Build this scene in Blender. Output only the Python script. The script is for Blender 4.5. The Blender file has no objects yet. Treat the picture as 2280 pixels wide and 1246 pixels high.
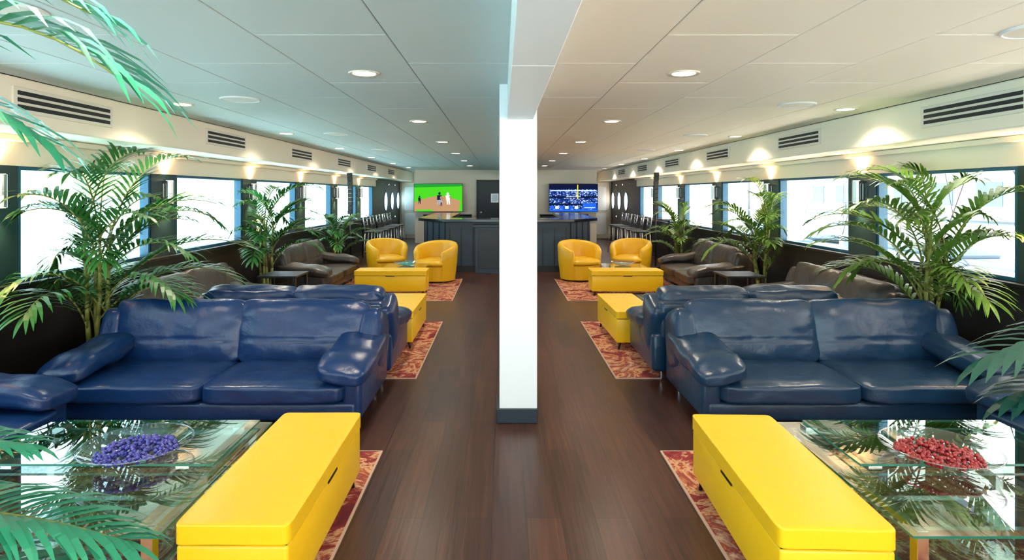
import bpy, bmesh, math, random
from mathutils import Vector, Matrix, noise
random.seed(7)
sc = bpy.context.scene
D = bpy.data
def S(r,g,b):
    f=lambda c:(c/255/12.92) if c/255<=0.04045 else ((c/255+0.055)/1.055)**2.4
    return (f(r),f(g),f(b),1)

# ---------------------------------------------------------------- materials
def newmat(name):
    m=D.materials.new(name); m.use_nodes=True
    nt=m.node_tree; b=nt.nodes['Principled BSDF']
    return m,nt,b
def mat(name,col,rough=.5,metal=0,bump=None,var=None,coat=0,spec=None,emit=None,es=0):
    m,nt,b=newmat(name)
    b.inputs['Base Color'].default_value=col
    b.inputs['Roughness'].default_value=rough
    b.inputs['Metallic'].default_value=metal
    if spec is not None: b.inputs['Specular IOR Level'].default_value=spec
    if coat: b.inputs['Coat Weight'].default_value=coat; b.inputs['Coat Roughness'].default_value=.15
    if emit: b.inputs['Emission Color'].default_value=emit; b.inputs['Emission Strength'].default_value=es
    tc=nt.nodes.new('ShaderNodeTexCoord')
    if bump:
        last=None
        for (scl,st) in bump:
            n=nt.nodes.new('ShaderNodeTexNoise'); n.inputs['Scale'].default_value=scl; n.inputs['Detail'].default_value=4
            nt.links.new(tc.outputs['Object'],n.inputs['Vector'])
            bp=nt.nodes.new('ShaderNodeBump'); bp.inputs['Strength'].default_value=st; bp.inputs['Distance'].default_value=.02
            nt.links.new(n.outputs['Fac'],bp.inputs['Height'])
            if last: nt.links.new(last.outputs['Normal'],bp.inputs['Normal'])
            last=bp
        nt.links.new(last.outputs['Normal'],b.inputs['Normal'])
    if var:
        scl,amt=var
        n=nt.nodes.new('ShaderNodeTexNoise'); n.inputs['Scale'].default_value=scl
        nt.links.new(tc.outputs['Object'],n.inputs['Vector'])
        mx=nt.nodes.new('ShaderNodeMix'); mx.data_type='RGBA'
        mx.inputs['A'].default_value=tuple(c*(1-amt) for c in col[:3])+(1,)
        mx.inputs['B'].default_value=tuple(min(1,c*(1+amt)) for c in col[:3])+(1,)
        nt.links.new(n.outputs['Fac'],mx.inputs['Factor'])
        nt.links.new(mx.outputs['Result'],b.inputs['Base Color'])
    return m
def emat(name,col,st=1):
    m=D.materials.new(name); m.use_nodes=True; nt=m.node_tree; nt.nodes.clear()
    e=nt.nodes.new('ShaderNodeEmission'); e.inputs[0].default_value=col; e.inputs[1].default_value=st
    o=nt.nodes.new('ShaderNodeOutputMaterial'); nt.links.new(e.outputs[0],o.inputs[0]); return m
def glassmat(name,tint,f0=.04,rough=.0,pw=5):
    m=D.materials.new(name); m.use_nodes=True; nt=m.node_tree; nt.nodes.clear()
    t=nt.nodes.new('ShaderNodeBsdfTransparent'); t.inputs[0].default_value=tint
    g=nt.nodes.new('ShaderNodeBsdfGlossy'); g.inputs['Roughness'].default_value=rough; g.inputs[0].default_value=(1,1,1,1)
    f=nt.nodes.new('ShaderNodeLayerWeight'); f.inputs[0].default_value=.5
    p=nt.nodes.new('ShaderNodeMath'); p.operation='POWER'; p.inputs[1].default_value=pw
    ma=nt.nodes.new('ShaderNodeMath'); ma.operation='MULTIPLY_ADD'; ma.inputs[1].default_value=1-f0; ma.inputs[2].default_value=f0
    nt.links.new(f.outputs['Facing'],p.inputs[0]); nt.links.new(p.outputs[0],ma.inputs[0])
    mx=nt.nodes.new('ShaderNodeMixShader'); o=nt.nodes.new('ShaderNodeOutputMaterial')
    nt.links.new(ma.outputs[0],mx.inputs[0])
    nt.links.new(t.outputs[0],mx.inputs[1]); nt.links.new(g.outputs[0],mx.inputs[2]); nt.links.new(mx.outputs[0],o.inputs[0]); return m

M_ceilL_tint=mat('ceiling_panel_cool_light_tint',S(200,212,214),.6,bump=[(90,.02)])  # cool cast of the light on the left half, put into the base colour
M_ceilR_tint=mat('ceiling_panel_warm_light_tint',S(240,234,222),.6,bump=[(90,.02)])  # same panels, with the warm light cast of the right half painted in
M_gap=mat('panel_gap',S(120,120,118),.8)
M_cream=mat('painted_cream',S(236,226,210),.55,bump=[(60,.02)])
M_white=mat('painted_white',S(228,234,240),.5,bump=[(60,.015)])
M_teal=mat('pillar_dark_teal',S(20,48,56),.4,bump=[(40,.02)])
M_dark=mat('wainscot_dark',S(28,24,24),.45,var=(5,.2))
M_frame=mat('window_frame_blue',S(16,84,118),.35)
M_black=mat('black_trim',S(18,20,22),.4)
M_basec=mat('column_base_dark',S(26,40,52),.4)
M_chrome=mat('chrome',S(225,225,225),.12,1)
M_steel=mat('brushed_steel',S(190,192,195),.3,1)
M_yel=mat('yellow_leather',S(242,192,20),.32,bump=[(160,.04),(5,.06)],var=(3,.04))
M_yel2=mat('mustard_leather',S(224,174,22),.34,bump=[(160,.05),(6,.1)],var=(3,.06))
M_navy=mat('navy_leather',S(15,46,92),.28,bump=[(150,.05),(5,.36),(15,.14)],var=(4,.2))
M_slate=mat('slate_leather',S(24,52,80),.28,bump=[(150,.05),(5,.36),(15,.14)],var=(4,.2))
M_char=mat('charcoal_leather',S(66,60,58),.28,bump=[(150,.06),(7,.35),(22,.15)],var=(4,.2))
M_tglass=glassmat('table_glass',(.6,.8,.76,1),.2,0,3)
M_wglass=glassmat('window_glass',(.98,.99,.99,1),.01)
M_bglass=glassmat('bowl_glass',(.88,.92,.95,1),.1,.02,3)
M_gedge=mat('glass_edge_green',S(30,110,90),.1,coat=.5)
M_leaf=mat('palm_leaf',S(48,114,46),.42,var=(6,.35))
M_leafb=mat('palm_leaf_cool',S(46,142,104),.36,var=(6,.35))
M_leaft=mat('palm_leaf_teal',S(16,70,58),.4,var=(6,.35))
M_leafy=mat('palm_leaf_olive',S(96,136,46),.42,var=(6,.35))
M_stem=mat('palm_stem',S(128,134,62),.55,var=(12,.25))
M_pot=mat('planter_black',S(28,26,26),.5)
M_soil=mat('soil',S(50,36,26),.9,bump=[(60,.5)])
M_bar=mat('bar_panel',S(44,60,76),.4,bump=[(30,.03)])
M_btop=mat('bar_top_stone',S(22,24,32),.12,var=(18,.6))
M_lamp=emat('downlight_glow',(1,.86,.66,1),12)
M_slamp=emat('sconce_glow',(1,.75,.45,1),12)
M_vent=mat('vent_white',S(222,216,204),.5)
M_ventd=mat('vent_slot',S(22,24,30),.6)
M_doorw=mat('door_white',S(214,206,194),.5)
M_doord=mat('door_dark',S(34,44,54),.4)
M_pglass=mat('grey_glass',S(170,190,200),.1)

def floor_mat():
    m,nt,b=newmat('walnut_planks')
    tc=nt.nodes.new('ShaderNodeTexCoord'); mp=nt.nodes.new('ShaderNodeMapping'); mp.inputs['Rotation'].default_value=(0,0,math.pi/2)
    nt.links.new(tc.outputs['Object'],mp.inputs[0])
    br=nt.nodes.new('ShaderNodeTexBrick'); br.inputs['Scale'].default_value=1
    br.inputs['Brick Width'].default_value=1.25; br.inputs['Row Height'].default_value=.17
    br.inputs['Mortar Size'].default_value=.002; br.inputs['Mortar Smooth'].default_value=.4
    br.inputs['Color1'].default_value=S(80,48,35); br.inputs['Color2'].default_value=S(60,35,28); br.inputs['Mortar'].default_value=S(34,20,18)
    br.offset=.37
    nt.links.new(mp.outputs[0],br.inputs['Vector'])
    mp2=nt.nodes.new('ShaderNodeMapping'); mp2.inputs['Scale'].default_value=(26,1.1,1)
    nt.links.new(tc.outputs['Object'],mp2.inputs[0])
    n=nt.nodes.new('ShaderNodeTexNoise'); n.inputs['Scale'].default_value=1.6; n.inputs['Detail'].default_value=7; n.inputs['Distortion'].default_value=.6
    nt.links.new(mp2.outputs[0],n.inputs['Vector'])
    cr=nt.nodes.new('ShaderNodeValToRGB'); cr.color_ramp.elements[0].color=(.5,.5,.5,1); cr.color_ramp.elements[0].position=.3
    cr.color_ramp.elements[1].color=(1.35,1.3,1.25,1); cr.color_ramp.elements[1].position=.7
    nt.links.new(n.outputs['Fac'],cr.inputs[0])
    mx=nt.nodes.new('ShaderNodeMix'); mx.data_type='RGBA'; mx.blend_type='MULTIPLY'; mx.inputs['Factor'].default_value=.85
    nt.links.new(br.outputs['Color'],mx.inputs['A']); nt.links.new(cr.outputs[0],mx.inputs['B'])
    nt.links.new(mx.outputs['Result'],b.inputs['Base Color'])
    b.inputs['Roughness'].default_value=.3
    b.inputs['Specular IOR Level'].default_value=.35
    bp=nt.nodes.new('ShaderNodeBump'); bp.inputs['Strength'].default_value=.1; bp.inputs['Distance'].default_value=.01
    nt.links.new(n.outputs['Fac'],bp.inputs['Height']); nt.links.new(bp.outputs[0],b.inputs['Normal'])
    return m
M_floor=floor_mat()
def rug_mat():
    m,nt,b=newmat('distressed_rug')
    tc=nt.nodes.new('ShaderNodeTexCoord')
    n=nt.nodes.new('ShaderNodeTexNoise'); n.inputs['Scale'].default_value=3.0; n.inputs['Detail'].default_value=9; n.inputs['Roughness'].default_value=.72; n.inputs['Distortion'].default_value=.9
    nt.links.new(tc.outputs['Object'],n.inputs['Vector'])
    cr=nt.nodes.new('ShaderNodeValToRGB'); e=cr.color_ramp.elements
    e[0].position=.3; e[0].color=S(70,18,34); e[1].position=.72; e[1].color=S(110,40,36)
    for p,c in [(.4,S(112,26,36)),(.47,S(150,48,42)),(.51,S(215,176,134)),(.54,S(186,104,58)),(.58,S(130,34,40)),(.66,S(216,182,148))]:
        x=e.new(p); x.color=c
    nt.links.new(n.outputs['Fac'],cr.inputs[0])
    nt.links.new(cr.outputs[0],b.inputs['Base Color'])
    b.inputs['Roughness'].default_value=.95
    n2=nt.nodes.new('ShaderNodeTexNoise'); n2.inputs['Scale'].default_value=220
    nt.links.new(tc.outputs['Object'],n2.inputs['Vector'])
    bp=nt.nodes.new('ShaderNodeBump'); bp.inputs['Strength'].default_value=.4; bp.inputs['Distance'].default_value=.01
    nt.links.new(n2.outputs['Fac'],bp.inputs['Height']); nt.links.new(bp.outputs[0],b.inputs['Normal'])
    return m
M_rug=rug_mat(); M_rugedge=mat('rug_binding',S(190,160,140),.9)

# ---------------------------------------------------------------- mesh assembler
class Asm:
    def __init__(s): s.bm=bmesh.new(); s.mats=[]
    def mi(s,m):
        if m not in s.mats: s.mats.append(m)
        return s.mats.index(m)
    def merge(s,b,m,smooth=False,mtx=None):
        i=s.mi(m)
        if mtx is not None: bmesh.ops.transform(b,matrix=mtx,verts=b.verts)
        for f in b.faces: f.material_index=i; f.smooth=smooth
        me=D.meshes.new('tmp'); b.to_mesh(me); b.free(); s.bm.from_mesh(me); D.meshes.remove(me)
    def box(s,x0,x1,y0,y1,z0,z1,m,bev=0,seg=2,rot=None,smooth=False):
        b=bmesh.new(); bmesh.ops.create_cube(b,size=1)
        bmesh.ops.scale(b,vec=(abs(x1-x0),abs(y1-y0),abs(z1-z0)),verts=b.verts)
        if bev: bmesh.ops.bevel(b,geom=b.edges[:],offset=bev,segments=seg,profile=.5,affect='EDGES',clamp_overlap=True)
        mt=Matrix.Translation(((x0+x1)/2,(y0+y1)/2,(z0+z1)/2))
        if rot is not None: mt=mt@rot
        s.merge(b,m,smooth or (bev>0 and seg>2),mt)
    def cyl(s,c,r,h,m,seg=24,r2=None,axis='z',smooth=True,bev=0):
        b=bmesh.new(); bmesh.ops.create_cone(b,cap_ends=True,segments=seg,radius1=r,radius2=r if r2 is None else r2,depth=h)
        if bev: bmesh.ops.bevel(b,geom=[e for e in b.edges if any(len(f.verts)>4 for f in e.link_faces)],offset=bev,segments=2,profile=.5,affect='EDGES')
        mt=Matrix.Translation(c)
        if axis=='x': mt=mt@Matrix.Rotation(math.pi/2,4,'Y')
        if axis=='y': mt=mt@Matrix.Rotation(math.pi/2,4,'X')
        i=s.mi(m); s.merge(b,m,False,mt)
    def tube(s,p,q,r,m,seg=8,r2=None):
        p=Vector(p); q=Vector(q); d=q-p
        b=bmesh.new(); bmesh.ops.create_cone(b,cap_ends=True,segments=seg,radius1=r,radius2=r if r2 is None else r2,depth=d.length)
        s.merge(b,m,True,Matrix.Translation((p+q)/2)@d.to_track_quat('Z','Y').to_matrix().to_4x4())
    def cush(s,size,loc,m,rot=None,k=5,n=14,t=2,puff=.3,seams=(),wr=.006,seed=0,bend=None):
        b=bmesh.new(); bmesh.ops.create_cube(b,size=2)
        bmesh.ops.subdivide_edges(b,edges=b.edges[:],cuts=n,use_grid_fill=True)
        uv=[a for a in range(3) if a!=t]
        for v in b.verts:
            p=v.co.copy(); r=sum(abs(c)**k for c in p)**(1/k); q=p/r
            e=(abs(q[uv[0]])**4+abs(q[uv[1]])**4)
            q[t]*=1-puff*min(1,e)
            for (ax,pos,w,dep) in seams:
                q[t]*=1-dep*math.exp(-((q[ax]-pos)/w)**2)
            c=Vector((q.x*size[0]/2,q.y*size[1]/2,q.z*size[2]/2))
            nn=noise.noise_vector(c*5+Vector((seed*7.3,seed,3.1)))+.5*noise.noise_vector(c*13+Vector((seed,2,1)))
            v.co=c+nn*wr
            if bend: v.co=bend(v.co)
        mt=Matrix.Translation(loc)
        if rot is not None: mt=mt@rot
        s.merge(b,m,True,mt)
    def faces(s,vs,fs,m,smooth=False,mtx=None):
        b=bmesh.new(); V=[b.verts.new(v) for v in vs]
        for f in fs:
            try: b.faces.new([V[i] for i in f])
            except ValueError: pass
        s.merge(b,m,smooth,mtx)
    def lathe(s,prof,m,seg=32,loc=(0,0,0)):
        vs=[];fs=[];n=len(prof)
        for i in range(seg):
            a=2*math.pi*i/seg
            for r,z in prof: vs.append((loc[0]+r*math.cos(a),loc[1]+r*math.sin(a),loc[2]+z))
        for i in range(seg):
            j=(i+1)%seg
            for k in range(n-1): fs.append((i*n+k,j*n+k,j*n+k+1,i*n+k+1))
        s.faces(vs,fs,m,True)
    def build(s,name,loc=(0,0,0),rz=0):
        me=D.meshes.new(name); s.bm.to_mesh(me); s.bm.free()
        for m in s.mats: me.materials.append(m)
        o=D.objects.new(name,me); sc.collection.objects.link(o); o.location=loc; o.rotation_euler=(0,0,rz); return o
def inst(o,name,loc,rz=0,sx=1):
    c=D.objects.new(name,o.data); sc.collection.objects.link(c); c.location=loc; c.rotation_euler=(0,0,rz); c.scale=(sx,1,1); return c
def RX(a): return Matrix.Rotation(math.radians(a),4,'X')
def RY(a): return Matrix.Rotation(math.radians(a),4,'Y')
def RZ(a): return Matrix.Rotation(math.radians(a),4,'Z')

# ---------------------------------------------------------------- dimensions
Y0=-1.5; YE=21.5; WX=3.78; SX=3.31; CH=2.37; SB=2.04; SILL=.93; WT=1.81; YB=19.5
a=Asm(); a.box(-WX-.15,WX+.15,Y0,YE+.2,-.1,0,M_floor); a.build('floor')
a=Asm(); a.box(-WX-.15,WX+.15,Y0,YE+.2,CH+.012,CH+.12,M_gap)
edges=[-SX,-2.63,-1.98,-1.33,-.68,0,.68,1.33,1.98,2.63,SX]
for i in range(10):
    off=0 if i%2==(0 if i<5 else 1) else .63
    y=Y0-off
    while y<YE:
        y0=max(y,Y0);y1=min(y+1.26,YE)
        if y1-y0>.05: a.box(edges[i]+.003,edges[i+1]-.003,y0+.003,y1-.003,CH,CH+.02,M_ceilL_tint if i<5 else M_ceilR_tint,bev=.003,seg=1)
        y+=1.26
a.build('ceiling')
a=Asm(); a.box(-WX-.4,WX+.4,Y0,YE+.4,CH+.125,CH+.25,M_white); a.build('roof')  # unseen roof slab; overhang added to keep direct sun out

pill=[-.1+2.2*k for k in range(8)]
for sgn,side in ((-1,'left'),(1,'right')):
    a=Asm()
    xi=sgn*WX; xo=sgn*(WX+.12)
    x0,x1=min(xi,xo),max(xi,xo)
    a.box(x0,x1,Y0,17.4,0,SILL,M_dark)
    a.box(x0,x1,Y0,17.4,WT,CH,M_cream)
    for p in pill: a.box(x0,x1,p-.24,p+.24,SILL,WT,M_teal)
    a.box(x0,x1,17.0,17.4,SILL,WT,M_dark)
    cz=1.36; R=.29
    ys=[18.9,20.0,21.1]
    xt=sgn*(WX+.012); t0_,t1_=min(xi,xt),max(xi,xt)
    for yc in ys:
        h=.55
        vs=[];fs=[];N=40
        for i in range(N):
            t=2*math.pi*(i+.5)/N; c,s_=math.cos(t),math.sin(t); mxx=max(abs(c),abs(s_))
            for xx in (xi,xt):
                vs.append((xx,yc+R*c,cz+R*s_)); vs.append((xx,yc+h*c/mxx,cz+h*s_/mxx))
        for i in range(N):
            j=(i+1)%N
            fs+= [(4*i,4*j,4*j+1,4*i+1),(4*i+2,4*i+3,4*j+3,4*j+2),(4*i,4*i+2,4*j+2,4*j)]
        a.faces(vs,fs,M_dark)
        a.box(t0_,t1_,yc-h,yc+h,0,cz-h,M_dark); a.box(t0_,t1_,yc-h,yc+h,cz+h,CH,M_dark)
    a.box(x0,x1,17.4,18.35,0,CH,M_dark)
    a.build('wall_'+side)
    for yc in ys:
        a=Asm(); vs=[];fs=[];N=36
        for i in range(N):
            t=2*math.pi*i/N
            for (r,dx) in ((R-.012,-.0),(R-.012,.012),(R+.03,.012),(R+.03,.0)):
                vs.append((xi-sgn*dx,yc+r*math.cos(t),cz+r*math.sin(t)))
        for i in range(N):
            j=(i+1)%N
            for k in range(3): fs.append((4*i+k,4*j+k,4*j+k+1,4*i+k+1))
        a.faces(vs,fs,M_frame,True)
        a.build('window_porthole')
    a=Asm(); sx0,sx1=sorted((sgn*SX,sgn*(WX-.001)))
    a.box(sx0,sx1,Y0,YE,SB,CH-.001,M_cream,bev=.012)
    a.build('trim_soffit_'+side)
    a=Asm(); s0,s1=sorted((sgn*(WX-.06),sgn*(WX-.003)))
    a.box(s0,s1,Y0,17.4,SB-.05,SB-.002,M_cream,bev=.008); a.build('trim_valance_'+side)
    a=Asm(); s0,s1=sorted((sgn*(WX-.07),sgn*(WX-.001)))
    a.box(s0,s1,Y0,17.4,SILL-.035,SILL-.002,M_black,bev=.005); a.build('trim_sill_'+side)
    a=Asm(); s0,s1=sorted((sgn*(WX-.018),sgn*(WX-.001)))
    a.box(s0,s1,Y0,YE-.01,0,.1,M_black); a.build('baseboard_'+side)
    for k in range(len(pill)):
        y0=pill[k]+.242; y1=(pill[k+1]-.242) if k+1<len(pill) else 16.998
        a=Asm(); fx0,fx1=sorted((sgn*(WX+.01),sgn*(WX+.1))); t=.035
        a.box(fx0,fx1,y0,y0+t,SILL+.002,WT-.002,M_frame); a.box(fx0,fx1,y1-t,y1,SILL+.002,WT-.002,M_frame)
        a.box(fx0,fx1,y0+t,y1-t,SILL+.002,SILL+.03,M_frame); a.box(fx0,fx1,y0+t,y1-t,WT-.03,WT-.002,M_frame)
        xg=sgn*(WX+.06)
        a.faces([(xg,y0+t,SILL+.03),(xg,y1-t,SILL+.03),(xg,y1-t,WT-.03),(xg,y0+t,WT-.03)],[(0,1,2,3)],M_wglass)
        a.build('window_%d'%(k+1+(0 if sgn<0 else 8)))
    v=None
    for yc in (1.8,4.4,6.95,9.55,12.1,14.65,17.2):
        if v is None:
            a=Asm()
            a.box(-.012,0,-.5,.5,-.085,.085,M_vent,bev=.004)
            for z in (-.046,0,.046): a.box(-.0135,-.004,-.465,.465,z-.014,z+.014,M_ventd)
            for z in (-.023,.023): a.box(-.018,-.004,-.465,.465,z-.004,z+.004,M_vent)
            v=a.build('air_vent',(sgn*SX,yc,2.22),0 if sgn>0 else math.pi)
        else: inst(v,'air_vent',(sgn*SX,yc,2.22),0 if sgn>0 else math.pi)
    sm=None
    for p in pill[1:]:
        if sm is None:
            a=Asm()
            a.box(-.02,0,-.045,.045,-.09,.09,M_steel,bev=.004)
            a.cyl((-.06,0,0),.042,.24,M_steel,seg=20)
            a.cyl((-.06,0,.118),.034,.008,M_slamp,seg=16); a.cyl((-.06,0,-.118),.034,.008,M_slamp,seg=16)
            sm=a.build('wall_sconce',(sgn*(WX-.001),p,1.62),0 if sgn>0 else math.pi); o=sm
        else: o=inst(sm,'wall_sconce',(sgn*(WX-.001),p,1.62),0 if sgn>0 else math.pi)
        for dz,up in ((.13,1),(-.13,0)):
            L=D.lights.new('sconce_beam','SPOT'); L.energy=32; L.color=(1,.60,.26); L.spot_size=math.radians(105); L.spot_blend=.9; L.shadow_soft_size=.03
            lo=D.objects.new('beam',L); sc.collection.objects.link(lo); lo.parent=o; lo.location=(-.06,0,dz)
            if up: lo.rotation_euler=(math.pi,0,0)

dm=None
def downlight(x,y):
    global dm
    if dm is None:
        a=Asm(); a.lathe([(.07,-.002),(.095,-.010),(.1,-.004),(.1,0)],M_vent,28)
        a.cyl((0,0,-.004),.07,.004,M_lamp,seg=28)
        dm=a.build('downlight',(x,y,CH-.001)); o=dm
    else: o=inst(dm,'downlight',(x,y,CH-.001))
    L=D.lights.new('downlight_beam','SPOT'); L.energy=48; L.color=(1,.86,.68); L.spot_size=math.radians(140); L.spot_blend=.6; L.shadow_soft_size=.06
    lo=D.objects.new('beam',L); sc.collection.objects.link(lo); lo.parent=o; lo.location=(0,0,-.02)
for k in range(-1,6):
    for x in (-1.0,1.04): downlight(x,3.83+2.53*k)
for k in range(-1,6):
    downlight(-2.87,5.15+2.5*k)
    downlight(3.0,5.45+2.57*k)
cs=None
for x,y in ((-2.2,2.5),(-2.25,4.88),(-2.25,7.7),(-2.25,10.5),(2.4,2.8),(2.42,5.17),(2.42,7.9),(2.42,10.6)):
    if cs is None:
        a=Asm(); a.cyl((0,0,-.004),.14,.008,M_vent,seg=36); a.lathe([(.14,0),(.143,-.012),(.15,-.012),(.156,0)],M_white,36); cs=a.build('ceiling_speaker',(x,y,CH))
    else: inst(cs,'ceiling_speaker',(x,y,CH))

a=Asm(); a.box(-.139,.125,4.2,4.46,0,CH-.001,M_white,bev=.004); a.box(-.16,.127,4.18,4.48,0,.1,M_basec,bev=.004); a.build('support_column')
a=Asm()
for y0,y1 in ((Y0,.6),(.604,2.44),(2.444,4.198)): a.box(-.082,.097,y0,y1,2.12,CH-.001,M_white,bev=.003,seg=1)
a.box(-.082,.097,4.462,YB-.002,2.12,CH-.001,M_white)
a.build('ceiling_beam')

a=Asm()
a.box(-2.95,2.95,YB,YB+.12,0,CH,M_cream)
a.box(-2.95,-2.83,YB+.12,YE,0,CH,M_cream); a.box(2.83,2.95,YB+.12,YE,0,CH,M_cream)
a.box(-WX,WX,YE,YE+.12,0,CH,M_cream)
a.build('wall_back')
for i,sgn in enumerate((-1,1)):
    a=Asm(); x0,x1=sorted((sgn*3.0,sgn*3.72))
    a.box(x0,x1,YE-.05,YE-.002,0.005,2.0,M_doorw,bev=.005)
    for z0,z1 in ((.15,.9),(1.0,1.85)): a.box(x0+.12,x1-.12,YE-.06,YE-.049,z0,z1,M_white,bev=.004)
    a.cyl((sgn*3.62,YE-.08,1.0),.025,.06,M_steel,axis='y'); a.build('door_%d'%(i+1))
a=Asm()
a.box(-.95,-.1,YB-.05,YB-.002,.005,2.05,M_black,bev=.004)
a.box(-.88,-.17,YB-.065,YB-.049,.03,1.98,M_doord,bev=.004)
a.box(-.48,-.24,YB-.075,YB-.064,1.32,1.6,M_steel); a.box(-.46,-.26,YB-.08,YB-.074,1.34,1.58,M_pglass)
a.cyl((-.8,YB-.1,1.0),.025,.07,M_steel,axis='y')
a.build('door_3')

def tv_left():
    a=Asm(); w,h=1.57,.9
    a.box(-w/2,w/2,-.03,.03,-h/2,h/2,M_black,bev=.006)
    a.box(-.2,.2,.03,.13,-.2,.2,M_black)
    y=-.032
    def quad(pts,m,d=0):
        a.faces([(x*w*.49,y-d,z*h*.485) for x,z in pts],[tuple(range(len(pts)))],m)
    G=emat('tv_grass',S(70,200,34),.9); G2=emat('tv_grass_dark',S(30,150,50),.9); T=emat('tv_dirt',S(196,150,110),.75); W_=emat('tv_white',S(240,240,245),1); Bk=emat('tv_navy',S(25,30,50),1); SK=emat('tv_skin',S(170,110,80),1); Gy=emat('tv_grey',S(150,155,170),1)
    quad([(-1,-1),(1,-1),(1,1),(-1,1)],G)
    quad([(-1,.75),(1,.85),(1,1),(-1,1)],G2,.001)
    quad([(.85,-1),(1,-1),(1,.3),(.95,.1)],G,.002)
    arc=[(-1,-1),(.9,-1)]+[(.95-1.95*t/16, -.25+.42*math.sin(math.pi*(t/16))-.1*(t/16)) for t in range(17)]
    quad(arc,T,.001)
    quad([(-.9,-1),(-.2,-1),(-.3,-.85),(-.95,-.88)],G,.002)
    def player(x,z,s,top,bot,lean=0):
        quad([(x-.05*s,z),(x-.02*s,z),(x+.0*s,z+.32*s),(x-.06*s+lean,z+.34*s)],bot,.003)
        quad([(x+.03*s,z),(x+.065*s,z),(x+.06*s+lean,z+.34*s),(x+.0*s,z+.32*s)],bot,.003)
        quad([(x-.07*s+lean,z+.32*s),(x+.07*s+lean,z+.32*s),(x+.08*s+lean*1.5,z+.62*s),(x-.08*s+lean*1.5,z+.62*s)],top,.004)
        quad([(x+.06*s+lean,z+.58*s),(x+.15*s+lean,z+.42*s),(x+.13*s+lean,z+.36*s),(x+.04*s+lean,z+.5*s)],SK,.005)
        quad([(x+lean*1.5+.045*s*math.cos(q*.7),z+.72*s+.09*s*math.sin(q*.7)) for q in range(9)],top,.004)
    player(-.78,-.45,.75,Bk,Bk); player(0,-.55,1.2,Bk,Gy,.03); player(.42,-.5,1.1,W_,W_,-.02); player(.1,-.6,.8,Gy,Bk)
    return a
tv_left().build('television',(-2.17,YB-.2,1.47),math.radians(4))
a=Asm(); w,h=1.57,.9
a.box(-w/2,w/2,-.03,.03,-h/2,h/2,M_black,bev=.006); a.box(-.2,.2,.03,.13,-.2,.2,M_black)
mcr=emat('tv_crowd',(0,0,0,1),1.0); nt=mcr.node_tree
tc=nt.nodes.new('ShaderNodeTexCoord'); n=nt.nodes.new('ShaderNodeTexVoronoi'); n.inputs['Scale'].default_value=34
nt.links.new(tc.outputs['Object'],n.inputs['Vector']); cr=nt.nodes.new('ShaderNodeValToRGB'); sp=nt.nodes.new('ShaderNodeSeparateColor')
nt.links.new(n.outputs['Color'],sp.inputs[0]); nt.links.new(sp.outputs[0],cr.inputs[0])
e=cr.color_ramp.elements; e[0].color=S(12,20,60); e[1].color=S(200,215,240); e[1].position=.95; x=e.new(.5); x.color=S(24,50,130); x=e.new(.78); x.color=S(60,110,190)
nt.links.new(cr.outputs[0],[q for q in nt.nodes if q.type=='EMISSION'][0].inputs[0])
Tn=emat('tv_navyband',S(14,22,52),1); Tb=emat('tv_blue',S(30,90,210),1.1); Tw=emat('tv_light',S(200,215,235),1); Ty=emat('tv_yellow',S(235,215,40),1.1)
def q(x0,x1,z0,z1,m,d): a.faces([(x0*w*.49,-.032-d,z0*h*.485),(x1*w*.49,-.032-d,z0*h*.485),(x1*w*.49,-.032-d,z1*h*.485),(x0*w*.49,-.032-d,z1*h*.485)],[(0,1,2,3)],m)
q(-1,1,-1,1,mcr,0); q(-1,1,.62,1,Tn,.001); q(-1,1,-.02,.12,Tn,.001); q(-1,.35,-.55,-.42,Tn,.001); q(-1,1,-1,-.86,Tb,.001)
q(-.95,.95,.5,.56,Tw,.002); q(-.3,.3,.05,.1,Tw,.002); q(.16,.2,-.1,.95,Ty,.003)
for i in range(6): q(-.95+i*.2,-.8+i*.2,-.82,-.6,Tw if i%2 else Tb,.002)
q(.4,.95,-.8,-.4,Tb,.002); q(.45,.9,-.75,-.7,Tw,.003)
a.build('television',(2.17,YB-.2,1.47),math.radians(-4))

a=Asm()
def prism(pts,z0,z1,m,bev=0):
    b=bmesh.new(); lo=[b.verts.new((x,y,z0)) for x,y in pts]; hi=[b.verts.new((x,y,z1)) for x,y in pts]
    n=len(pts); b.faces.new(lo[::-1]); b.faces.new(hi)
    for i in range(n): b.faces.new((lo[i],lo[(i+1)%n],hi[(i+1)%n],hi[i]))
    if bev: bmesh.ops.bevel(b,geom=b.edges[:],offset=bev,segments=2,profile=.5,affect='EDGES')
    a.merge(b,m)
bp=[(-1.25,12.35),(1.25,12.35),(1.78,12.95),(1.78,16.2),(1.3,16.2),(1.3,13.1),(1.05,12.85),(-1.05,12.85),(-1.3,13.1),(-1.3,16.2),(-1.78,16.2),(-1.78,12.95)]
prism(bp,.0,1.02,M_bar)
bt=[(-1.35,12.2),(1.35,12.2),(1.92,12.85),(1.92,16.3),(1.25,16.3),(1.25,13.15),(1.0,12.95),(-1.0,12.95),(-1.25,13.15),(-1.25,16.3),(-1.92,16.3),(-1.92,12.85)]
prism(bt,1.022,1.08,M_btop,.006)
for i in range(11):
    x=-1.2+i*.24; a.box(x-.008,x+.008,12.338,12.352,.12,1.0,M_black)
a.box(-1.25,1.25,12.33,12.352,0,.12,M_black); a.box(-1.25,1.25,12.33,12.352,.9,1.0,M_bar)
for sgn in (-1,1):
    for i in range(4):
        t=.1+i*.27; x=sgn*(1.25+.53*t); y=12.35+.6*t
        a.box(x-.01,x+.01,y-.012,y+.004,.05,1.0,M_black,rot=RZ(sgn*48))
a.box(-.66,.1,12.02,12.34,0,.93,M_bar,bev=.006); a.box(-.7,.14,11.98,12.345,.93,.97,M_bar,bev=.006)
a.box(-.6,.04,12.008,12.022,.1,.86,M_doord,bev=.004)
a.build('bar_counter')
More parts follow.
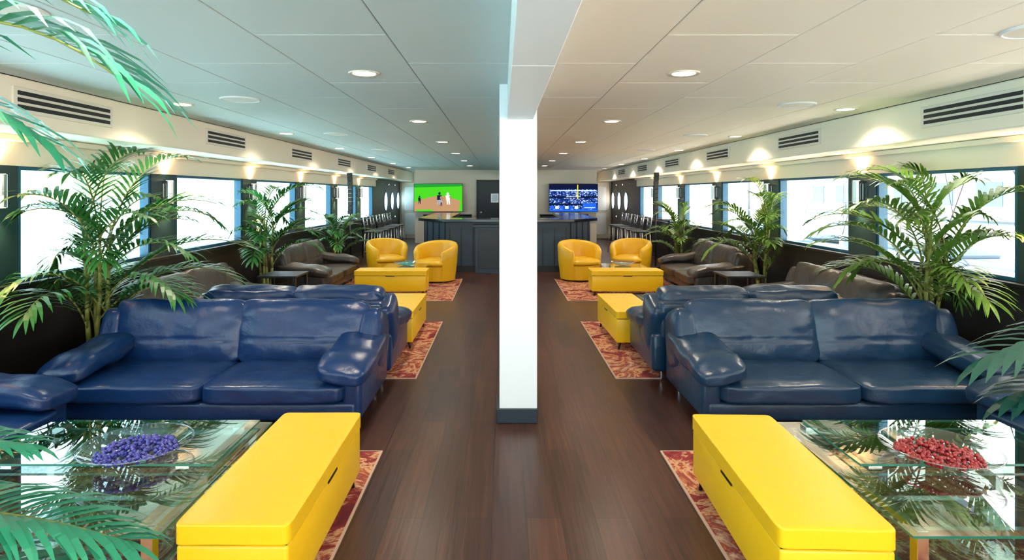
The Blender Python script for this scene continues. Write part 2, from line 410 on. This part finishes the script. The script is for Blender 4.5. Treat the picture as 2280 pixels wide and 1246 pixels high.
a=Asm(); a.box(-2.6,-1.1,YB-.45,YB-.07,0,.9,M_doord,bev=.005); a.box(1.1,2.6,YB-.45,YB-.07,0,.9,M_doord,bev=.005)
a.box(-2.62,-1.08,YB-.47,YB-.07,.9,.94,M_btop); a.box(1.08,2.62,YB-.47,YB-.07,.9,.94,M_btop)
a.build('back_bar_cabinet')

rm=None
for sgn in (-1,1):
    for y0 in (1.42,5.18,8.93):
        if rm is None:
            a=Asm(); a.box(-1.02,1.02,-1.15,1.15,.001,.009,M_rugedge); a.box(-1.008,1.008,-1.138,1.138,.003,.011,M_rug); rm=a.build('area_rug',(sgn*1.88,y0+1.15,0))
        else: inst(rm,'area_rug',(sgn*1.88,y0+1.15,0),math.pi*(random.random()>.5))

# ---------------------------------------------------------------- sofa
def sofa(W,m,seed):
    a=Asm(); h=W/2
    a.box(-h+.07,h-.07,-.46,.46,.07,.2,m,bev=.03,seg=3)
    cw=(W-.30)/2
    for s in (-1,1):
        a.cush((cw+.01,.74,.165),(s*cw/2,-.14,.262),m,k=9,n=20,puff=.22,seed=seed+s,seams=[(0,0,.04,.06),(1,-.86,.03,.06)],wr=.009)
        a.cush((cw+.05,.25,.49),(s*(cw/2+.003),.22,.525),m,rot=RX(-14),k=9,n=24,t=1,puff=.34,seed=seed+3+s,seams=[(2,-.3,.03,.12),(0,0,.025,.05)],wr=.011)
        bd=lambda c:Vector((c.x*(1+.12*max(0,-c.y)),c.y,c.z-.55*max(0,-c.y-.15)**2+.12*max(0,c.y)))
        a.cush((.35,.84,.16),(s*(h-.165),-.10,.425),m,rot=RX(2)@RY(s*7),k=5,n=18,puff=.28,seed=seed+6+s,wr=.011,bend=bd)
        a.cush((.2,.36,.46),(s*(h-.11),.27,.45),m,rot=RX(-18),k=6,n=14,t=0,puff=.2,seed=seed+9+s,wr=.006)
        a.box(s*(h-.035),s*(h-.17),-.45,.47,.075,.40,m,bev=.035,seg=3)
        for y in (-.4,.4):
            a.box(s*(h-.2),s*(h-.12),y-.02,y+.02,0.0,.08,M_chrome,bev=.004)
    a.box(-h+.09,h-.09,.33,.47,.09,.67,m,bev=.045,seg=3,rot=RX(-5))
    return a
GY=.012
s_navy=sofa(2.22,M_navy,1).build('leather_sofa',(-2.14,4.48,0))
s_slate=sofa(2.22,M_slate,21).build('leather_sofa',(2.30,4.48,0))
s_nb=sofa(1.82,M_navy,41).build('leather_sofa',(-1.94,5.56,GY-.001),math.pi)
s_sb=sofa(1.82,M_slate,61).build('leather_sofa',(2.03,5.56,GY-.001),math.pi)
s_side=sofa(2.1,M_char,81)
sd=s_side.build('leather_sofa',(-3.27,6.42,0),math.pi/2)
inst(sd,'leather_sofa',(-3.27,10.1,0),math.pi/2)
inst(sd,'leather_sofa',(3.27,6.42,0),-math.pi/2)
inst(sd,'leather_sofa',(3.27,10.1,0),-math.pi/2)
sn=sofa(2.1,M_navy,101).build('leather_sofa',(-3.25,2.7,0),math.pi/2)
ss=sofa(2.1,M_slate,121).build('leather_sofa',(3.25,2.7,0),-math.pi/2)

# ottomans (long along y)
a=Asm(); w,l=.42,1.12
a.box(-w/2+.006,w/2-.006,-l/2+.006,l/2-.006,.07,.312,M_yel,bev=.012,seg=3)
a.box(-w/2+.012,w/2-.012,-l/2+.012,l/2-.012,.31,.318,M_black)
a.cush((w+.004,l+.004,.085),(0,0,.353),M_yel,k=26,n=60,puff=.08,wr=.0012,seed=3,seams=[(1,.33,.012,.07),(1,-.33,.012,.07)])
for s in (-1,1):
    a.box(s*w/2-.002,s*w/2+.002,-.07,.07,.302,.312,M_black)
    for t in (-1,1): a.tube((s*(w/2-.05),t*(l/2-.06),.08),(s*(w/2-.035),t*(l/2-.045),.0),.018,M_black,r2=.01)
ot=a.build('storage_ottoman',(-1.1,2.73,GY))
inst(ot,'storage_ottoman',(1.1,2.7,GY),math.radians(-2))
inst(ot,'storage_ottoman',(-1.24,6.68,GY)); inst(ot,'storage_ottoman',(1.24,6.66,GY),math.radians(1))
inst(ot,'storage_ottoman',(-1.86,9.52,GY),math.pi/2); inst(ot,'storage_ottoman',(1.83,9.52,GY),math.pi/2)

# coffee tables
a=Asm(); X,Y=.6,.54
for s in (-1,1):
    for t in (-1,1):
        a.box(s*(X-.07)-.022,s*(X-.07)+.022,t*(Y-.07)-.022,t*(Y-.07)+.022,0,.345,M_chrome,bev=.003)
    a.box(s*(X-.07)-.012,s*(X-.07)+.012,-Y+.08,Y-.08,.32,.345,M_chrome); a.box(-X+.08,X-.08,s*(Y-.07)-.012,s*(Y-.07)+.012,.32,.345,M_chrome)
    a.box(s*(X-.07)-.01,s*(X-.07)+.01,-Y+.08,Y-.08,.13,.15,M_chrome)
def pane(x0,x1,y0,y1,z,t=.01):
    a.faces([(x0,y0,z+t),(x1,y0,z+t),(x1,y1,z+t),(x0,y1,z+t)],[(0,1,2,3)],M_tglass)
    for (p,q_) in (((x0,y0),(x1,y0)),((x1,y0),(x1,y1)),((x1,y1),(x0,y1)),((x0,y1),(x0,y0))):
        a.faces([(p[0],p[1],z),(q_[0],q_[1],z),(q_[0],q_[1],z+t),(p[0],p[1],z+t)],[(0,1,2,3)],M_gedge)
pane(-X,X,-Y,Y,.346); pane(-X+.12,X-.05,-.02,Y-.04,.372); pane(-X+.08,X-.08,-Y+.09,Y-.09,.15)
for s in (-1,1): a.box(s*.4-.03,s*.4+.03,.0,.06,.356,.372,M_chrome)
a.box(-X+.1,-X+.16,Y-.12,Y-.06,.356,.372,M_chrome); a.box(X-.16,X-.1,Y-.12,Y-.06,.356,.372,M_chrome)
ct=a.build('glass_coffee_table',(-1.96,2.7,GY))
inst(ct,'glass_coffee_table',(1.96,2.7,GY))
inst(ct,'glass_coffee_table',(-2.1,6.8,GY)); inst(ct,'glass_coffee_table',(2.1,6.8,GY))
def small_table(nm,x,y):
    global a
    a=Asm(); 
    for s in (-1,1):
        for t in (-1,1): a.tube((s*.3,t*.24,0),(s*.3,t*.24,.36),.015,M_chrome)
    pane(-.36,.36,-.3,.3,.362); pane(-.3,.3,-.24,.24,.15); return a.build(nm,(x,y,GY))
small_table('glass_side_table',-1.75,10.18); small_table('glass_side_table',1.93,10.18)

def bowl(x,y,z,col,nm,seed,R=.235):
    rnd=random.Random(seed); a=Asm(); k=R/.235
    a.lathe([(0,.004),(.08*k,.004),(.16*k,.022),(.225*k,.058),(.235*k,.062)],M_bglass,40)
    a.lathe([(.233*k,.058),(.238*k,.06),(.238*k,.065),(.233*k,.066),(.231*k,.062)],M_bglass,40)
    bm_=mat('beads_'+nm,col,.12,coat=.6,var=(40,.5))
    for i in range(380):
        r=.165*k*math.sqrt(rnd.random()); t=rnd.random()*6.283; hz=.018+ (1-(r/(.165*k))**2)*.03*rnd.random()+ (r/.16)**2*.012
        b=bmesh.new(); bmesh.ops.create_icosphere(b,subdivisions=1,radius=.0085*k+.003*rnd.random())
        a.merge(b,bm_,True,Matrix.Translation((r*math.cos(t),r*math.sin(t),hz)))
    return a.build('glass_bowl_of_beads',(x,y,z))
bowl(1.86,2.72,.383+GY,S(150,12,26),'red',1); bowl(-1.80,2.76,.383+GY,S(50,44,150),'blue',2)
bowl(-1.75,10.18,.373+GY,S(60,190,180),'teal',3,.2); bowl(1.93,10.18,.373+GY,S(190,190,170),'clear',4,.2)

# tub chairs (front -y)
a=Asm(); N=36; A=2.35; vs=[];fs=[]
for i in range(N+1):
    th=-A+2*A*i/N; u=abs(th)/A
    zt=.72-.17*(u**2.2)
    dx,dy=math.sin(th),math.cos(th)
    ri,ro=.29,.405
    prof=[(ri,.2),(ri+.005,zt-.05),(ri+.025,zt-.012),((ri+ro)/2,zt),(ro-.02,zt-.014),(ro,zt-.06),(ro-.015,.35),(ro-.055,.03)]
    for r,z in prof: vs.append((r*dx,r*dy*1.0,z))
P=8
for i in range(N):
    for k in range(P-1): fs.append((i*P+k,(i+1)*P+k,(i+1)*P+k+1,i*P+k+1))
fs.append(tuple(range(P))); fs.append(tuple(N*P+k for k in range(P))[::-1])
a.faces(vs,fs,M_yel2,True)
a.cyl((0,0,.16),.35,.26,M_yel2,seg=36,r2=.365,bev=.01)
a.cush((.62,.66,.15),(0,-.06,.345),M_yel2,k=3.2,n=16,puff=.25,wr=.003)
a.cyl((0,0,.016),.26,.03,M_black,seg=32)
tub=a.build('tub_armchair',(-1.33,10.95,GY),math.radians(-22))
inst(tub,'tub_armchair',(-2.36,11.66,0),math.radians(28)); inst(tub,'tub_armchair',(1.31,11.1,GY),math.radians(22)); inst(tub,'tub_armchair',(2.38,11.66,0),math.radians(-28))

# end tables
a=Asm(); a.box(-.25,.25,-.25,.25,.53,.555,M_black,bev=.004); a.box(-.24,.24,-.24,.24,.2,.22,M_black)
for s in (-1,1):
    for t in (-1,1): a.box(s*.22-.018,s*.22+.018,t*.22-.018,t*.22+.018,0,.53,M_black)
et=a.build('end_table',(2.98,7.85,0))
for p in ((-2.98,7.85),): inst(et,'end_table',(p[0],p[1],0))

# bar stools
a=Asm()
for s in (-1,1):
    a.tube((s*.2,-.19,0),(s*.17,-.16,.74),.012,M_steel); a.tube((s*.2,.2,0),(s*.17,.16,.74),.012,M_steel); a.tube((s*.17,.16,.74),(s*.17,.21,1.08),.012,M_steel)
    a.tube((s*.19,-.18,.25),(s*.19,.18,.25),.009,M_steel)
a.tube((-.19,-.18,.3),(.19,-.18,.3),.009,M_steel); a.tube((-.19,.18,.3),(.19,.18,.3),.009,M_steel)
a.box(-.2,.2,-.19,.19,.735,.765,M_doord,bev=.012)
for z in (.88,.96,1.04): a.box(-.17,.17,.178+(z-.88)*.14,.192+(z-.88)*.14,z-.022,z+.022,M_steel,bev=.004)
st=a.build('bar_stool',(-3.0,13.5,0),math.pi/2)
for i in range(1,5): inst(st,'bar_stool',(-3.0,13.5+i*.7,0),math.pi/2+ .1*math.sin(i*3))
for i in range(5): inst(st,'bar_stool',(3.0,13.5+i*.7,0),-math.pi/2+.1*math.sin(i*5))
for sgn in (-1,1):
    a=Asm(); s0,s1=sorted((sgn*3.42,sgn*3.7)); a.box(s0,s1,13.3,16.8,1.0,1.04,M_btop,bev=.004)
    for y in (13.4,15,16.7): a.box(sgn*3.6-.02,sgn*3.6+.02,y-.02,y+.02,0,1.0,M_black)
    a.build('drink_ledge')
for sgn in (-1,1):
    a=Asm(); a.cyl((0,0,.015),.15,.03,M_black,seg=24); a.tube((0,0,.03),(0,0,1.2),.018,M_black)
    for i in range(10):
        z=1.16+i*.09; yy=-.004*(i-3)**2*.5
        a.box(-.045,.045,-.06+yy,.06+yy,z,z+.088,M_black,bev=.006)
    a.build('column_speaker',(sgn*3.3-.1,12.98,0))

# ---------------------------------------------------------------- palms
def leaflet(base,d,L,w,droop,side):
    n=4; vs=[];fs=[]; p=Vector(base); d=d.normalized(); up=Vector((0,0,1))
    wd=d.cross(up)
    if wd.length<.05: wd=Vector(side)
    wd.normalize()
    prof=[.35,1,.95,.65,.05]
    for i in range(n+1):
        ww=w*prof[i]/2
        vs+=[p-wd*ww,p+wd*ww]
        p=p+d*(L/n); d=(d+Vector((0,0,-droop/n*(1+i*.5)))).normalized()
    for i in range(n): fs.append((2*i,2*i+1,2*i+3,2*i+2))
    return vs,fs
def frond(V,F,SV,pts,Lm,w,rnd,droop=.7,dens=2,ang=55,t0=.18):
    n=len(pts)-1
    tot=n*dens
    for j in range(tot):
        t=(j+.5)/tot
        if t<t0: continue
        f=t*n; i=min(int(f),n-1); fr=f-i
        p=pts[i].lerp(pts[i+1],fr); tg=(pts[i+1]-pts[i]).normalized()
        sd=tg.cross(Vector((0,0,1)))
        if sd.length<.05: sd=Vector((1,0,0))
        sd.normalize(); upn=sd.cross(tg)
        u=(t-t0)/(1-t0)
        L=Lm*(.55+.9*u-1.05*u*u*u*.9)*(0.9+.2*rnd.random()); L=max(L,Lm*.25)
        an=math.radians(ang-28*u+rnd.uniform(-5,5))
        for s in (-1,1):
            d=tg*math.cos(an)+sd*s*math.sin(an)+upn*.22
            vs,fs=leaflet(p,d,L,w,droop*rnd.uniform(.7,1.3),sd)
            o=len(V); V+=vs; F+=[tuple(k+o for k in q_) for q_ in fs]
    vs,fs=leaflet(pts[-1],pts[-1]-pts[-2],Lm*.5,w,droop,(1,0,0)); o=len(V); V+=vs; F+=[tuple(k+o for k in q_) for q_ in fs]
def arc_pts(b,az,L,el,bend,n=12):
    pts=[Vector(b)]; p=Vector(b)
    for i in range(n):
        e=math.radians(el-bend*((i+.5)/n)**1.4)
        p=p+Vector((math.cos(az)*math.cos(e),math.sin(az)*math.cos(e),math.sin(e)))*(L/n); pts.append(p.copy())
    return pts
def finish_palm(a,V,F,SV,leaf,xlim=None,origin=(0,0,0)):
    ox=origin[0]
    for v in V:
        if xlim is not None and abs(v.x+ox)>xlim: v.x=math.copysign(xlim,v.x+ox)-ox
        if v.z<.03: v.z=.03
    a.faces(V,F,leaf,False)
    for pts,r in SV:
        for i in range(len(pts)-1):
            p,q_=pts[i].copy(),pts[i+1].copy()
            for v in (p,q_):
                if xlim is not None and abs(v.x+ox)>xlim: v.x=math.copysign(xlim,v.x+ox)-ox
            if (q_-p).length<1e-4: continue
            a.tube(p,q_,r*(1-.6*i/len(pts)),M_stem,seg=6,r2=r*(1-.6*(i+1)/len(pts)))
def pot(a,h=.3,r=.16):
    a.lathe([(0,0),(r*.75,0),(r,h),(r*1.06,h),(r*1.06,h-.03),(r*.95,h-.03),(0,h-.04)],M_pot,28); a.cyl((0,0,h-.035),r*.93,.01,M_soil,seg=24)
def palm(x,y,H,R,nf,seed,leaf,xlim,low=.35,w=.03):
    rnd=random.Random(seed); a=Asm(); pot(a); V=[];F=[];SV=[]
    ns=4
    stems=[]
    for s in range(ns):
        t=6.28*s/ns+rnd.random(); top=Vector((math.cos(t)*.1,math.sin(t)*.1,H*rnd.uniform(.52,.72))) 
        b=Vector((math.cos(t)*.05,math.sin(t)*.05,.25)); pts=[b.lerp(top,k/6)+Vector((.015*math.sin(k+s),.015*math.cos(k*1.3+s),0)) for k in range(7)]
        SV.append((pts,.022)); stems.append(pts)
    for i in range(nf):
        u=i/(nf-1); pts=stems[i%ns]
        f=(low+(1-low)*u)*6; k=min(int(f),5); b=pts[k].lerp(pts[k+1],f-k)
        az=i*2.4+rnd.uniform(-.3,.3)
        wx=math.cos(az)*(1 if x>0 else -1)
        L=R*rnd.uniform(.9,1.15)*(1-.4*max(0,wx))
        el=rnd.uniform(48,64)+22*u; fp=arc_pts(b,az,L,el,rnd.uniform(88,118)-18*u)
        zt=max(p.z for p in fp)
        if zt>H:
            for p in fp: p.z=b.z+(p.z-b.z)*(H-b.z)/(zt-b.z)
        SV.append((fp,.008)); frond(V,F,SV,fp,R*.36,w,rnd,droop=.6)
    finish_palm(a,V,F,SV,leaf,xlim,(x,y,0)); return a.build('potted_palm',(x,y,0))
XL=WX-.13
palm(-3.45,4.95,1.95,1.1,28,1,M_leaf,XL,low=.2)
palm(3.5,5.08,1.98,.98,28,2,M_leafy,XL,low=.3)
palm(-3.42,8.4,1.88,.9,22,3,M_leaf,XL)
palm(3.5,8.4,1.88,.9,22,4,M_leafy,XL)
palm(-3.4,11.9,1.2,.75,18,5,M_leaf,XL,low=.1)
palm(3.4,11.9,1.5,.75,18,6,M_leafy,XL,low=.1)

def bez(p0,p1,p2,n=16):
    p0,p1,p2=Vector(p0),Vector(p1),Vector(p2); return [p0*(1-t)**2+p1*2*t*(1-t)+p2*t*t for t in [i/n for i in range(n+1)]]
def near_palm(loc,fr,leaf,seed,H=1.2):
    rnd=random.Random(seed); a=Asm(); pot(a,.35,.18); V=[];F=[];SV=[]
    L0=Vector(loc)
    for s in range(5):
        t=6.28*s/5; top=Vector((math.cos(t)*.08,math.sin(t)*.08,H)); b=Vector((math.cos(t)*.05,math.sin(t)*.05,.3)); SV.append(([b.lerp(top,k/5) for k in range(6)],.018))
    for p0,p1,p2,Lm,w in fr:
        pts=bez(Vector(p0)-L0,Vector(p1)-L0,Vector(p2)-L0); SV.append((pts,.006)); frond(V,F,SV,pts,Lm,w,rnd,droop=.75,dens=2 if w>.018 else 3,ang=60,t0=.25)
    finish_palm(a,V,F,SV,leaf); return a.build('potted_palm',loc)
near_palm((-1.95,1.12,0),[
 ((-1.9,1.15,1.2),(-1.5,1.25,2.28),(-.98,1.35,1.86),.38,.026),
 ((-1.95,1.2,1.2),(-1.7,1.2,2.38),(-1.08,1.4,2.02),.36,.026),
 ((-1.95,1.1,1.2),(-1.6,1.1,2.1),(-1.1,1.25,1.72),.3,.024),
 ((-1.9,1.1,.9),(-1.5,1.1,1.22),(-1.08,1.2,1.10),.16,.016),
 ((-1.9,1.15,.8),(-1.4,1.2,1.08),(-.92,1.25,.88),.24,.017),
 ((-1.95,1.1,.7),(-1.4,1.1,.98),(-.82,1.15,.82),.26,.017),
 ((-1.95,1.0,.7),(-1.4,1.0,1.0),(-.9,1.05,.86),.26,.017),
 ((-2,1.1,1.1),(-2.3,1.0,2.1),(-2.8,.9,1.6),.34,.022),
 ((-2,1.1,1.1),(-2.1,.7,2.0),(-2.2,.2,1.5),.34,.022)],M_leafb,11)
near_palm((2.1,1.2,0),[
 ((2.05,1.3,1.0),(1.6,1.42,1.48),(1.12,1.5,1.2),.28,.03),
 ((2.05,1.3,.9),(1.6,1.42,1.32),(1.18,1.5,1.1),.24,.03),
 ((2.1,1.3,1.1),(2.4,1.1,1.9),(2.8,.9,1.5),.34,.024),
 ((2.1,1.3,1.1),(2.2,.9,1.9),(2.3,.4,1.4),.34,.024)],M_leaft,12)

# ---------------------------------------------------------------- outside
M_water=mat('water',S(176,220,226),.35,bump=[(.8,.3)])
M_dock=mat('dock_concrete',S(226,218,206),.8,var=(.5,.08))
M_hill=mat('hillside',S(90,130,70),.9,var=(.02,.4))
a=Asm(); a.box(-900,-4.5,-300,900,-2.3,-2.2,M_water); a.build('water')
a=Asm(); a.box(4.5,900,-300,900,-2.3,-2.2,M_dock); a.build('ground_dock')
a=Asm(); vs=[];fs=[]; N=90
for i in range(N+1):
    y=-300+i*14; hh=26+12*noise.noise(Vector((i*.13,0,0)))+5*noise.noise(Vector((i*.7,3,0)))
    vs+= [(-420,y,-2.2),(-470,y,hh*.6),(-560,y,hh),(-700,y,hh*1.2)]
for i in range(N):
    for k in range(3): fs.append((4*i+k,4*i+4+k,4*i+5+k,4*i+1+k))
a.faces(vs,fs,M_hill,True); a.build('hillside')
M_hull=mat('boat_hull',S(80,108,138),.4); M_bw=mat('boat_white',S(140,150,158),.4); M_wood=mat('piling_wood',S(90,80,72),.8); M_mast=mat('mast_grey',S(100,106,112),.5)
def boat(x,y,L,rz):
    a=Asm(); vs=[];fs=[];n=12
    for i in range(n+1):
        t=i/n; b=1.5*math.sin(math.pi*min(1,.35+t*.65))**.7 if t<1 else .02
        yy=(t-.5)*L; vs+=[(-b,yy,1.4+.4*t*t),(-b*.7,yy,.3),(0,yy,0),(b*.7,yy,.3),(b,yy,1.4+.4*t*t)]
    for i in range(n):
        for k in range(4): fs.append((5*i+k,5*i+5+k,5*i+6+k,5*i+1+k))
        fs.append((5*i,5*i+4,5*i+9,5*i+5))
    fs.append((0,1,2,3,4)); a.faces(vs,fs,M_hull)
    a.box(-1,1,-L*.2,L*.12,1.4,2.3,M_bw,bev=.15); a.tube((0,L*.1,1.4),(0,L*.1,13),.08,M_mast); a.tube((0,L*.1,2.8),(0,-L*.38,2.8),.06,M_mast)
    for p in ((0,L*.48,1.8),(0,-L*.48,1.5),(1.3,0,1.5),(-1.3,0,1.5)): a.tube(p,(0,L*.1,12.6),.015,M_black)
    return a.build('sailboat',(x,y,-2.2),rz)
boat(14,13,10,.3); boat(17,24,11,.1); boat(15,36,10,-.1); boat(26,44,12,.2)
a=Asm(); 
for y in range(0,50,5): a.tube((8,y,-2.2),(8,y,.2),.16,M_wood)
a.box(7.6,8.4,-1,48,-.9,-.75,M_wood); a.build('pier')
a=Asm(); a.box(60,80,20,120,-2.2,5,M_bw); 
for i in range(12): a.box(59.9,60,24+i*8,28+i*8,0,3,M_hull)
a.build('harbor_building')

# ---------------------------------------------------------------- light
w=D.worlds.new('sky'); sc.world=w; w.use_nodes=True; nt=w.node_tree; bg=nt.nodes['Background']
tc=nt.nodes.new('ShaderNodeTexCoord'); sx_=nt.nodes.new('ShaderNodeSeparateXYZ'); nt.links.new(tc.outputs['Generated'],sx_.inputs[0])
mr=nt.nodes.new('ShaderNodeMapRange'); mr.inputs['From Min'].default_value=-.7; mr.inputs['From Max'].default_value=.7; nt.links.new(sx_.outputs['X'],mr.inputs['Value'])
mx=nt.nodes.new('ShaderNodeMix'); mx.data_type='RGBA'; mx.inputs['A'].default_value=(.6,.88,1,1); mx.inputs['B'].default_value=(1,.95,.87,1)
nt.links.new(mr.outputs[0],mx.inputs['Factor']); nt.links.new(mx.outputs['Result'],bg.inputs[0]); bg.inputs[1].default_value=3.2
sl=D.lights.new('sun','SUN'); sl.energy=22; sl.angle=.02; sl.color=(1,.95,.87)
so=D.objects.new('sun',sl); sc.collection.objects.link(so)
so.rotation_euler=Vector((-.2,-.15,-1)).to_track_quat('-Z','Y').to_euler()

# ---------------------------------------------------------------- camera
cam=D.cameras.new('camera'); co=D.objects.new('camera',cam); sc.collection.objects.link(co); sc.camera=co
cam.sensor_width=36; cam.sensor_fit='HORIZONTAL'; cam.lens=1336/2280*36; cam.shift_x=22/2280; cam.shift_y=-192/2280
cam.clip_start=.05; cam.clip_end=3000
co.location=(-.12,0,1.6); co.rotation_euler=(math.pi/2,0,0)
sc.view_settings.view_transform='Standard'; sc.view_settings.exposure=0.55
